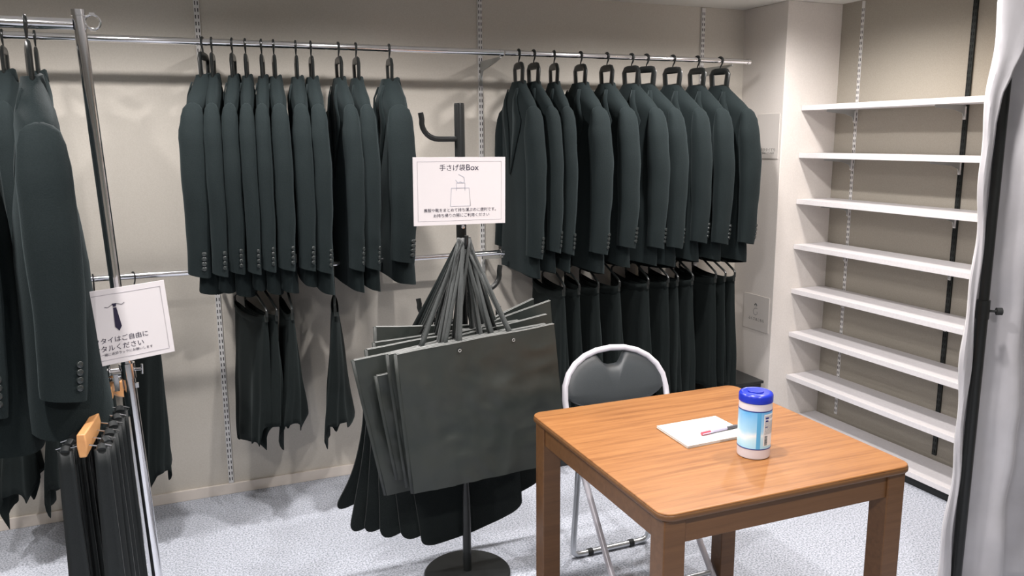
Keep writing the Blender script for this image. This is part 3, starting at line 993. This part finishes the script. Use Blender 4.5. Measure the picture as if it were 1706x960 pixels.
def paper_bag(quad, thick, label, seed, holes=(0.37, 0.72), hookdx=0.0):
    """quad: TL, TR, BR, BL in space"""
    t = thing('paper_bag', label, 'carrier bag', quad[3], 0, 'black paper carrier bags on the coat stand')
    o = quad[3]
    rel = [p - o for p in quad]
    nx, nz = 44, 40
    rows = []
    for i in range(nz + 1):
        row = []
        for k in range(nx + 1):
            u, v = k / nx, i / nz
            p = bilerp(rel, u, v)
            w = noise.noise(Vector((u * 3 + seed * 7, v * 3, seed))) * 0.014 + (abs(noise.noise(Vector((u * 5 + v * 2 + seed, v * 6 - u * 3, seed * 3)))) - 0.2) * 0.012 * min(1, 5 * v)
            w += (abs(noise.noise(Vector((u * 12 + seed, v * 12 + u * 8, seed * 2)))) - 0.2) * 0.003 * min(1, 5 * v)
            edge = min(1, 6 * min(u, 1 - u) + 0.3)
            row.append(p + Vector((0, w * edge - 0.010 * math.sin(PI * u) * v, 0)))
        rows.append(row)
    body = obj('bag_body', MB().slab(rows, (0, thick, 0)), M['paper'], t)
    b = MB()
    b.tube([rows[0][k] + Vector((0, -0.0002, 0.0003)) for k in range(nx + 1)], 0.0010, 6)
    b.tube([rows[0][k] + Vector((0, thick, 0.0003)) for k in range(nx + 1)], 0.0010, 6)
    obj('rim_glint', b, M['edge_glint'], t)  # pale tubes stand in for light glinting along the rim
    f = [[bilerp(rel, 0.0, v) + Vector((0.0005 + (-0.010 if c == 1 else 0), [0, thick / 2, thick][c], 0)) for c in range(3)] for v in (0, 0.25, 0.5, 0.75, 1)]
    obj('side_gusset', MB().loft(f, closed=False), M['paper'], t, solid=0.001)
    # ribbon handles, front and rear, up to the hook
    for dy in (0.0, thick):
        for uh in holes:
            e = bilerp(rel, uh, 0.045) + Vector((0, dy - (0.003 if dy == 0 else -0.003), 0))
            top = HK - o + Vector((random.uniform(-0.014, 0.014) + (0.010 if uh > 0.5 else -0.010), random.uniform(-0.005, 0.02) + dy * 0.3, random.uniform(-0.008, 0.014)))
            sd = Vector((0.0055, random.uniform(-0.006, 0.002), 0))
            mid = (e + top) / 2 + Vector((random.uniform(-0.008, 0.008), random.uniform(-0.006, 0.006), 0))
            rows2 = []
            for k in range(9):
                q = k / 8
                p = e * (1 - q) ** 2 + mid * 2 * q * (1 - q) + top * q ** 2
                wd = sd * (1.25 - 0.5 * q)
                rows2.append([p - wd, p, p + wd])
            obj('ribbon_handle', MB().loft(rows2, closed=False), M['ribbon'], t, solid=0.0012)
            if dy == 0.0 and seed == 1:
                g = MB().tube(arc(e + Vector((0, -0.002, -0.004)), 0.0042, 0, 2 * PI, 14)[:-1], 0.0013, 6, closed=True)
                obj('eyelet', g, M['grey_metal'], t)
    return t


def px_bag(tl, tr, br, bl, y, tilt=0.0):
    return [at(*tl, y), at(*tr, y), at(*br, y - tilt), at(*bl, y - tilt)]


B = [
    (((661, 591), (923, 540), (945, 766), (690, 823)), 2.300, 'frontmost black paper carrier bag, lowest and whole in view'),
    (((647, 591), (909, 540), (930, 762), (681, 813)), 2.326, 'black paper carrier bag directly behind the frontmost one'),
    (((628, 627), (884, 566), (902, 776), (664, 800)), 2.352, 'crumpled black paper bag third from the front on the coat stand'),
    (((590, 601), (850, 548), (890, 775), (645, 826)), 2.378, 'black paper bag sticking out furthest to the left'),
    (((652, 588), (911, 524), (930, 740), (680, 800)), 2.404, 'black paper bag with its painted rim glint just above the frontmost bag'),
    (((612, 583), (864, 534), (880, 750), (640, 800)), 2.430, 'black paper bag whose left corner shows above the leftmost bag'),
    (((664, 592), (917, 501), (931, 700), (700, 790)), 2.452, 'tilted black paper bag with the highest right corner'),
    (((625, 571), (868, 536), (880, 740), (640, 770)), 2.472, 'black paper bag second from the rear on the left'),
    (((627, 545), (862, 541), (870, 740), (637, 750)), 2.490, 'rearmost black paper bag with a level top edge'),
    (((660, 610), (889, 498), (905, 680), (690, 770)), 2.508, 'black paper bag behind the one with the highest right corner'),
]
for i, (q, y, lab) in enumerate(B):
    paper_bag(px_bag(*q, y, 0.0), 0.010, lab, i + 1, holes=(0.375, 0.72) if i == 0 else (0.3 + 0.03 * (i % 4), 0.62 + 0.03 * (i % 3)))


# ------------------------------------------------------------------ soft garment pouches behind the pole
def pouch(quad, label, seed, bulge=0.02, cr=0.16, flare=0.0):
    t = thing('garment_bag', label, 'garment bag', quad[3], 0, 'soft black garment bags on the coat stand')
    o = quad[3]
    rel = [p - o for p in quad]
    nx = 20
    rows = []
    vs = [(1 - cr) * i / 14 for i in range(15)] + [1 - cr + cr * math.sin(PI / 2 * i / 10) for i in range(1, 11)]
    for v in vs:
        row = []
        for k in range(nx + 1):
            u = k / nx
            uu, vv = u, v
            # rounded lower corners
            if v > 1 - cr:
                g = (v - (1 - cr)) / cr
                ins = min(0.46, cr * 2.4) * (1 - math.sqrt(max(0, 1 - g * g)))
                uu = ins + u * (1 - 2 * ins)
            p = bilerp(rel, uu, vv) + Vector((flare * 4 * v * (1 - v) * (1 - u), 0, 0))
            w = bulge * math.sin(PI * u) * v + 0.02 * noise.noise(Vector((u * 2.5 + seed * 5, v * 2.5, seed)))
            row.append(p + Vector((0, -w, 0)))
        rows.append(row)
    obj('bag_body', MB().slab(rows, (0, 0.009, 0)), M['pouch'], t, bevel=0.002)
    top = HK - o + Vector((0.0, 0.075, random.uniform(-0.03, 0.0)))
    for uh in (0.25, 0.75):
        e = bilerp(rel, uh, 0.0)
        sd = Vector((0.009, 0, 0))
        obj('strap', MB().loft([[e - sd, e + sd], [(e + top) / 2 - sd, (e + top) / 2 + sd], [top - sd * 0.6, top + sd * 0.6]], closed=False), M['pouch'], t, solid=0.0015)
    return t


P = [
    (((668, 700), (850, 640), (872, 850), (706, 918)), 2.590, 'widest soft black garment bag, directly behind the coat stand pole'),
    (((640, 680), (770, 640), (800, 815), (672, 918)), 2.610, 'soft black garment bag second from the pole, low rounded corner'),
    (((622, 650), (750, 620), (770, 800), (632, 917)), 2.632, 'soft black garment bag third from the pole, low rounded corner'),
    (((616, 640), (740, 610), (750, 790), (603, 911)), 2.656, 'soft black garment bag fourth from the pole, low rounded corner'),
    (((612, 640), (740, 600), (730, 780), (575, 907)), 2.680, 'soft black garment bag second from the left of the stack'),
    (((604, 660), (740, 600), (700, 770), (538, 880)), 2.706, 'leftmost soft black garment bag flaring out to the left'),
    (((690, 690), (860, 620), (905, 800), (720, 880)), 2.728, 'rearmost soft black garment bag reaching behind the table corner'),
]
for i, (q, y, lab) in enumerate(P):
    pouch(px_bag(*q, y), lab, i + 1, 0.012, 0.07 if i in (0, 6) else 0.22 if i == 5 else 0.14, (0, 0, 0.01, 0.015, 0.02, 0.045, 0)[i])

# ------------------------------------------------------------------ cards on the pillar
for (yc, zc, w, h, lab, lines) in ((3.415, 0.622, 0.205, 0.19, 'pale card low on the pillar side with a knotted cloth drawing', (('ふくさはこちら', 0.125, -0.035),)),
                                   (3.39, 1.55, 0.165, 0.225, 'pale card high on the pillar side half hidden by the jackets', (('ネクタイてり', 0.11, -0.068), ('ご自由にどうぞます', 0.10, -0.085)))):
    t = thing('notice_card', lab, 'notice', (PX, yc, zc), -PI / 2)
    obj('sleeve_sheet', MB().box((0, -0.0015, 0), (w, 0.003, h)), M['card_dull'], t, bevel=0.0005)
    for (s, ww, z) in lines:
        lettering(s, ww, 0.005, z, 'ink_black', t, -0.0034)
    if zc < 1:
        line_art([[(-0.012, 0.040), (-0.004, 0.050), (0.004, 0.046), (0.008, 0.038)]], 0.004, 'ink_black', t, 'knot_drawing', -0.0032)
        line_art([[(0.012, 0.025), (-0.012, 0.022), (-0.02, 0.010), (-0.016, -0.008), (0.0, -0.014), (0.012, -0.006), (0.010, 0.006)]], 0.0012, 'ink', t, 'cloth_drawing', -0.0032)

# ------------------------------------------------------------------ table
TX, TY, TZ, TS = 1.329, 1.792, 0.72, 0.752
tb = thing('side_table', 'square brown wooden table in the foreground', 'table', (TX, TY, 0), math.radians(-0.7))


def rounded(w, h, r, n=8):
    pts = []
    for cx, cy, a0 in ((w / 2 - r, h / 2 - r, 0), (-w / 2 + r, h / 2 - r, 90), (-w / 2 + r, -h / 2 + r, 180), (w / 2 - r, -h / 2 + r, 270)):
        for k in range(n + 1):
            a = math.radians(a0 + 90 * k / n)
            pts.append((cx + r * math.cos(a), cy + r * math.sin(a)))
    return pts


obj('tabletop', MB().prism(rounded(TS - 0.004, TS - 0.004, 0.034), 'z', TZ - 0.006, TZ), M['table_top'], tb, bevel=0.0025)
obj('edge_band', MB().prism(rounded(TS, TS, 0.036), 'z', TZ - 0.020, TZ - 0.003), M['table_leg'], tb, bevel=0.006)
LG = 0.058
lo = TS / 2 - 0.014 - LG / 2
for sx in (-1, 1):
    for sy in (-1, 1):
        obj('leg', MB().box((sx * lo, sy * lo, (TZ - 0.021) / 2), (LG, LG, TZ - 0.021)), M['table_leg'], tb, bevel=0.003)
al = 2 * lo - LG
for s in (-1, 1):
    a = obj('apron', MB().box((0, s * (lo + 0.012), TZ - 0.021 - 0.032), (al, 0.022, 0.064)), M['table_leg'], tb, bevel=0.001)
    a = obj('apron', MB().box((s * (lo + 0.012), 0, TZ - 0.021 - 0.032), (0.022, al, 0.064)), M['table_leg'], tb, bevel=0.001)

# memo sheets, pen, wipes
mp = [Vector(p) for p in ((1.240, 1.902, TZ), (1.447, 1.904, TZ), (1.447, 1.742, TZ), (1.231, 1.735, TZ))]
mc = sum(mp, Vector()) / 4
t = thing('memo_pad', 'stack of white memo paper lying on the table', 'paper', mc)
for k in range(5):
    pts = [((p - mc).x + random.uniform(-.0012, .0012), (p - mc).y + random.uniform(-.0012, .0012)) for p in mp]
    obj('sheet', MB().prism(pts, 'z', 0.0002 + 0.0016 * k, 0.0016 + 0.0016 * k), M['memo'], t, smooth=False)
PZ = TZ + 0.0085
pa, pb = Vector((1.312, 1.785, PZ + 0.0052)), Vector((1.452, 1.797, PZ + 0.0052))
pd = (pb - pa).normalized()
t = thing('ballpoint_pen', 'clear ballpoint pen with red end lying on the memo paper', 'pen', pa)
L = (pb - pa).length
obj('barrel', MB().tube([pd * 0.028, pd * 0.09], 0.0048, 12), M['clear_plastic'], t)
obj('red_cap', MB().tube([pd * -0.002, pd * 0.0, pd * 0.030], [0.003, 0.0050, 0.0051], 12), M['red_plastic'], t)
obj('clip', MB().tube([pd * 0.0 + Vector((0, -0.006, 0.0)), pd * 0.036 + Vector((0, -0.006, 0.0))], 0.0014, 8), M['clear_plastic'], t)
obj('grip', MB().tube([pd * 0.09, pd * 0.125, pd * (L - 0.004), pd * L], [0.0052, 0.0052, 0.0025, 0.0008], 12), M['grip'], t)

WX, WYY = 1.368, 1.634
t = thing('wipes_canister', 'white and blue wet wipes canister standing on the table', 'canister', (WX, WYY, TZ))
R = 0.0425
obj('tub', MB().lathe([(R - 0.004, 0.0), (R - 0.0008, 0.0025), (R, 0.006), (R, 0.150), (R - 0.002, 0.1515)], n=56), M['white_plastic'], t)
lb = obj('sky_label', MB().lathe([(R + 0.0004, 0.029), (R + 0.0004, 0.131)], n=56, cap0=False, cap1=False), M['sky_label'], t)
for z in (0.029, 0.131):
    obj('label_band', MB().lathe([(R + 0.0003, z - 0.0013), (R + 0.0008, z - 0.0012), (R + 0.0008, z + 0.0012), (R + 0.0003, z + 0.0013)], n=56, cap0=False, cap1=False), M['navy_ink'], t)


def on_tub(a0, a1, z0, z1, r, n=10):
    return MB().loft([[Vector((r * math.cos(a0 + (a1 - a0) * k / n), r * math.sin(a0 + (a1 - a0) * k / n), z)) for k in range(n + 1)] for z in (z0, z1)], closed=False)


va = math.atan2(-WYY, -WX)      # direction towards the room
D = math.radians
obj('printed_panel', on_tub(va + D(32), va + D(95), 0.038, 0.124, R + 0.0008), M['panel_white'], t)
obj('printed_stripe', on_tub(va + D(8), va + D(22), 0.030, 0.130, R + 0.0007), M['teal_ink'], lb)
pr = MB()
rr = random.Random(3)
for row in range(17):
    z = 0.070 + row * 0.0030
    if row in (12, 13):
        continue
    a = va + D(36)
    while a < va + D(88):
        ln = D(rr.uniform(2, 6))
        b = on_tub(a, a + ln, z, z + 0.0011, R + 0.0011, 2)
        pr.add(b.v, b.f)
        a += ln + D(1.3)
obj('fine_print', pr, M['grip'], t)
hd = MB()
for a, w, z, h in ((38, 14, 0.111, 0.005), (38, 12, 0.104, 0.004), (38, 11, 0.0885, 0.002)):
    b = on_tub(va + D(a), va + D(a + w), z, z + h, R + 0.0013, 4)
    hd.add(b.v, b.f)
obj('print_heading', hd, M['navy_ink'], t)
bc = MB()
z = 0.0405
while z < 0.066:
    h = rr.choice((0.0006, 0.0010, 0.0014))
    b = on_tub(va + D(37), va + D(49), z, z + h, R + 0.0013, 3)
    bc.add(b.v, b.f)
    z += h + 0.0008
obj('barcode', bc, M['ink_black'], t)
lid = obj('lid', MB().lathe([(R - 0.003, 0.1505), (R + 0.0012, 0.1515), (R + 0.0012, 0.168), (R - 0.001, 0.1725), (R - 0.005, 0.1745), (R - 0.009, 0.1735), (R - 0.011, 0.1738), (0.004, 0.1752)], n=56), M['blue_plastic'], t)
obj('flip_cap', MB().prism([(0.018 * math.cos(a) * (1.25 if math.sin(a) > 0 else 1), 0.021 * math.sin(a)) for a in [2 * PI * k / 28 for k in range(28)]], 'z', 0.1745, 0.1775), M['blue_plastic'], lid, bevel=0.001)

# ------------------------------------------------------------------ folding chair
XL, XR = 1.252, 1.620
XC, HW = (XL + XR) / 2, (XR - XL) / 2
ch = thing('folding_chair', 'grey tube folding chair with black padded back behind the table', 'chair', (XC, 2.30, 0))


def cp(x, y, z):
    return Vector((x, y - 2.30, z))


# front legs run up into the back loop
HA, AX = 0.211, 0.012       # half width and offset of the back arch
loopp = [cp(-HW, 2.066, 0.011), cp(-HW, 2.185, 0.14), cp(-HW - 0.002, 2.378, 0.40), cp(-HW - 0.006, 2.44, 0.50), cp(-HA + AX, 2.485, 0.60)]
right = [cp(HW, 2.066, 0.011), cp(HW, 2.185, 0.14), cp(HW + 0.008, 2.378, 0.40), cp(HW + 0.022, 2.44, 0.50), cp(HA + AX, 2.485, 0.60)]
for k in range(0, 13):
    a = PI - PI * k / 12
    loopp.append(cp(AX + HA * sup(math.cos(a), 0.95), 2.492 + 0.055 * math.sin(a), 0.625 + 0.160 * sup(math.sin(a), 0.9)))
loopp += list(reversed(right))
obj('back_frame', MB().tube(loopp, 0.0112, 14), M['tube_white'], ch)
rear = [cp(-HW + 0.022, 2.28, 0.425), cp(-HW + 0.022, 2.42, 0.42), cp(-HW + 0.020, 2.452, 0.36), cp(-HW + 0.02, 2.488, 0.06)]
rear += [cp(-HW + 0.024, 2.495, 0.026), cp(-HW + 0.04, 2.497, 0.014), cp(-HW + 0.07, 2.497, 0.013)]
rear += [Vector((-p.x, p.y, p.z)) for p in reversed(rear)]
obj('rear_legs', MB().tube(rear, 0.0112, 14), M['tube'], ch)
obj('front_stretcher', MB().tube([cp(-HW, 2.12, 0.068), cp(HW, 2.12, 0.068)], 0.009, 10), M['tube'], ch)
for s in (-1, 1):
    obj('rubber_foot', MB().tube([cp(s * (HW - 0.105), 2.497, 0.0133), cp(s * (HW - 0.085), 2.497, 0.0133)], 0.0133, 12), M['rubber'], ch)
    obj('foot_tip', MB().tube([cp(s * HW, 2.061, 0.0), cp(s * HW, 2.075, 0.022)], 0.0135, 12), M['rubber'], ch)
    obj('pivot', MB().tube([cp(s * (HW - 0.036), 2.40, 0.405), cp(s * (HW + 0.014), 2.40, 0.405)], 0.010, 10).box(cp(s * (HW - 0.018), 2.42, 0.40), (0.006, 0.05, 0.03)), M['tube'], ch)
# padded back with grip hole under the top tube
pad_out = []
for k in range(97):
    a = 2 * PI * k / 96
    if math.sin(a) >= 0:
        x, z = 0.972 * HA * sup(math.cos(a), 0.95), 0.640 + 0.140 * sup(math.sin(a), 0.9)
        z -= 0.054 * math.exp(-(x / 0.052) ** 4)
    else:
        x, z = 0.972 * HA * sup(math.cos(a), 0.95), 0.640 - 0.066 * sup(-math.sin(a), 1.25)
    pad_out.append((x, z))
pad_out = pad_out[:-1]
cen = Vector((0, 0.640))
rings = []
for sc_, dy in ((0.0, -0.020), (0.35, -0.020), (0.65, -0.018), (0.85, -0.013), (0.96, -0.006), (1.0, 0.002), (0.97, 0.009), (0.8, 0.012), (0.0, 0.012)):
    ring = []
    for x, z in pad_out:
        X, Z = cen.x + (x - cen.x) * max(sc_, 0.01), cen.y + (z - cen.y) * max(sc_, 0.01)
        yb = 2.492 + (Z - 0.625) * 0.33 + 0.012 * (1 - (X / HA) ** 2)
        ring.append(cp(X + AX, yb + dy, Z))
    rings.append(ring)
obj('backrest', MB().loft(rings, cap0=True, cap1=True), M['vinyl'], ch)
obj('seat', MB().prism([(x, y) for x, y in rounded(2 * HW - 0.05, 0.36, 0.06)], 'z', 0.430, 0.462), M['vinyl'], ch, bevel=0.012)
ch.children[-1].location = (0, -0.055, 0)

# ------------------------------------------------------------------ curtain stand and curtain
QX, QY = 2.345, 1.75
cs = thing('partition_stand', 'tall dark partition pole with clamp knob at the right', 'stand', (QX, QY, 0))
obj('lower_tube', MB().tube([(0, 0, 0.02), (0, 0, 1.0)], 0.0175, 18), M['stand'], cs)
obj('upper_tube', MB().tube([(0, 0, 1.0), (0, 0, 2.10)], 0.0150, 18), M['stand'], cs)
obj('collar', MB().tube([(0, 0, 0.975), (0, 0, 1.035)], 0.0195, 18), M['stand'], cs)
obj('knob', MB().tube([(0.012, -0.008, 1.0), (0.032, -0.022, 1.0)], 0.004, 8).tube([(0.032, -0.022, 1.0), (0.046, -0.031, 1.0)], 0.012, 12), M['rubber'], cs)
obj('crossbar', MB().tube([(-0.01, 0.0, 2.10), (0.80, -0.20, 2.10)], 0.013, 14), M['stand'], cs)
obj('base_plate', MB().box((0.02, 0.02, 0.01), (0.10, 0.10, 0.02)), M['stand'], cs, bevel=0.004)
cu = thing('curtain', 'silver grey satin partition curtain at the right edge', 'curtain', (QX, QY, 0))
rows = []
NZ, NX = 70, 90
for i in range(NZ + 1):
    z = 2.11 - (2.11 - 0.03) * i / NZ
    row = []
    edge = -0.034 - 0.005 * math.sin(z * 9) - 0.003 * math.sin(z * 23 + 1) - (0.03 * max(0, 0.5 - z) if z < 0.5 else 0)
    for k in range(NX + 1):
        q = k / NX
        x = edge + (0.80 - edge) * q
        y = 0.030 - 0.20 * q - 0.02 * math.exp(-q * 30)
        y += 0.022 * math.sin(q * 22 + 0.5 * math.sin(z * 2.2)) * min(1, q * 5) + 0.010 * math.sin(q * 47 + z * 1.5) * min(1, q * 5)
        w = noise.noise(Vector((q * 5, z * 2.6, 3.1))) * 0.022 + noise.noise(Vector((q * 11, z * 8, 7.1))) * 0.007
        row.append(Vector((x, y + w * min(1, q * 8 + 0.1), z)))
    rows.append(row)
obj('cloth', MB().loft(rows, closed=False), M['satin'], cu, solid=0.0015)
rows = []
for i in range(91):
    z = 2.11 - 2.06 * i / 90
    ol = -0.044 - 0.005 * math.sin(z * 9) - 0.003 * math.sin(z * 23 + 1) - (0.015 * max(0, 0.5 - z) if z < 0.5 else 0)
    orr = interp([(2.11, 0.10), (1.90, 0.072), (1.80, 0.045), (1.73, 0.020), (1.66, -0.006), (1.58, -0.017), (0.0, -0.019)], z)[0] + 0.0035 * math.sin(z * 17)
    row = []
    for q in range(9):
        dy = -0.025 + 0.003 * math.sin(q * 0.9 + z * 9) + 0.02 * (1 - q / 8) ** 4
        row.append(Vector((((ol + (orr - ol) * q / 8) * 2.926 + dy * 2.345) / 1.75, dy, z)))
    rows.append(row)
obj('front_fold', MB().loft(rows, closed=False), M['satin'], cu, solid=0.0015)
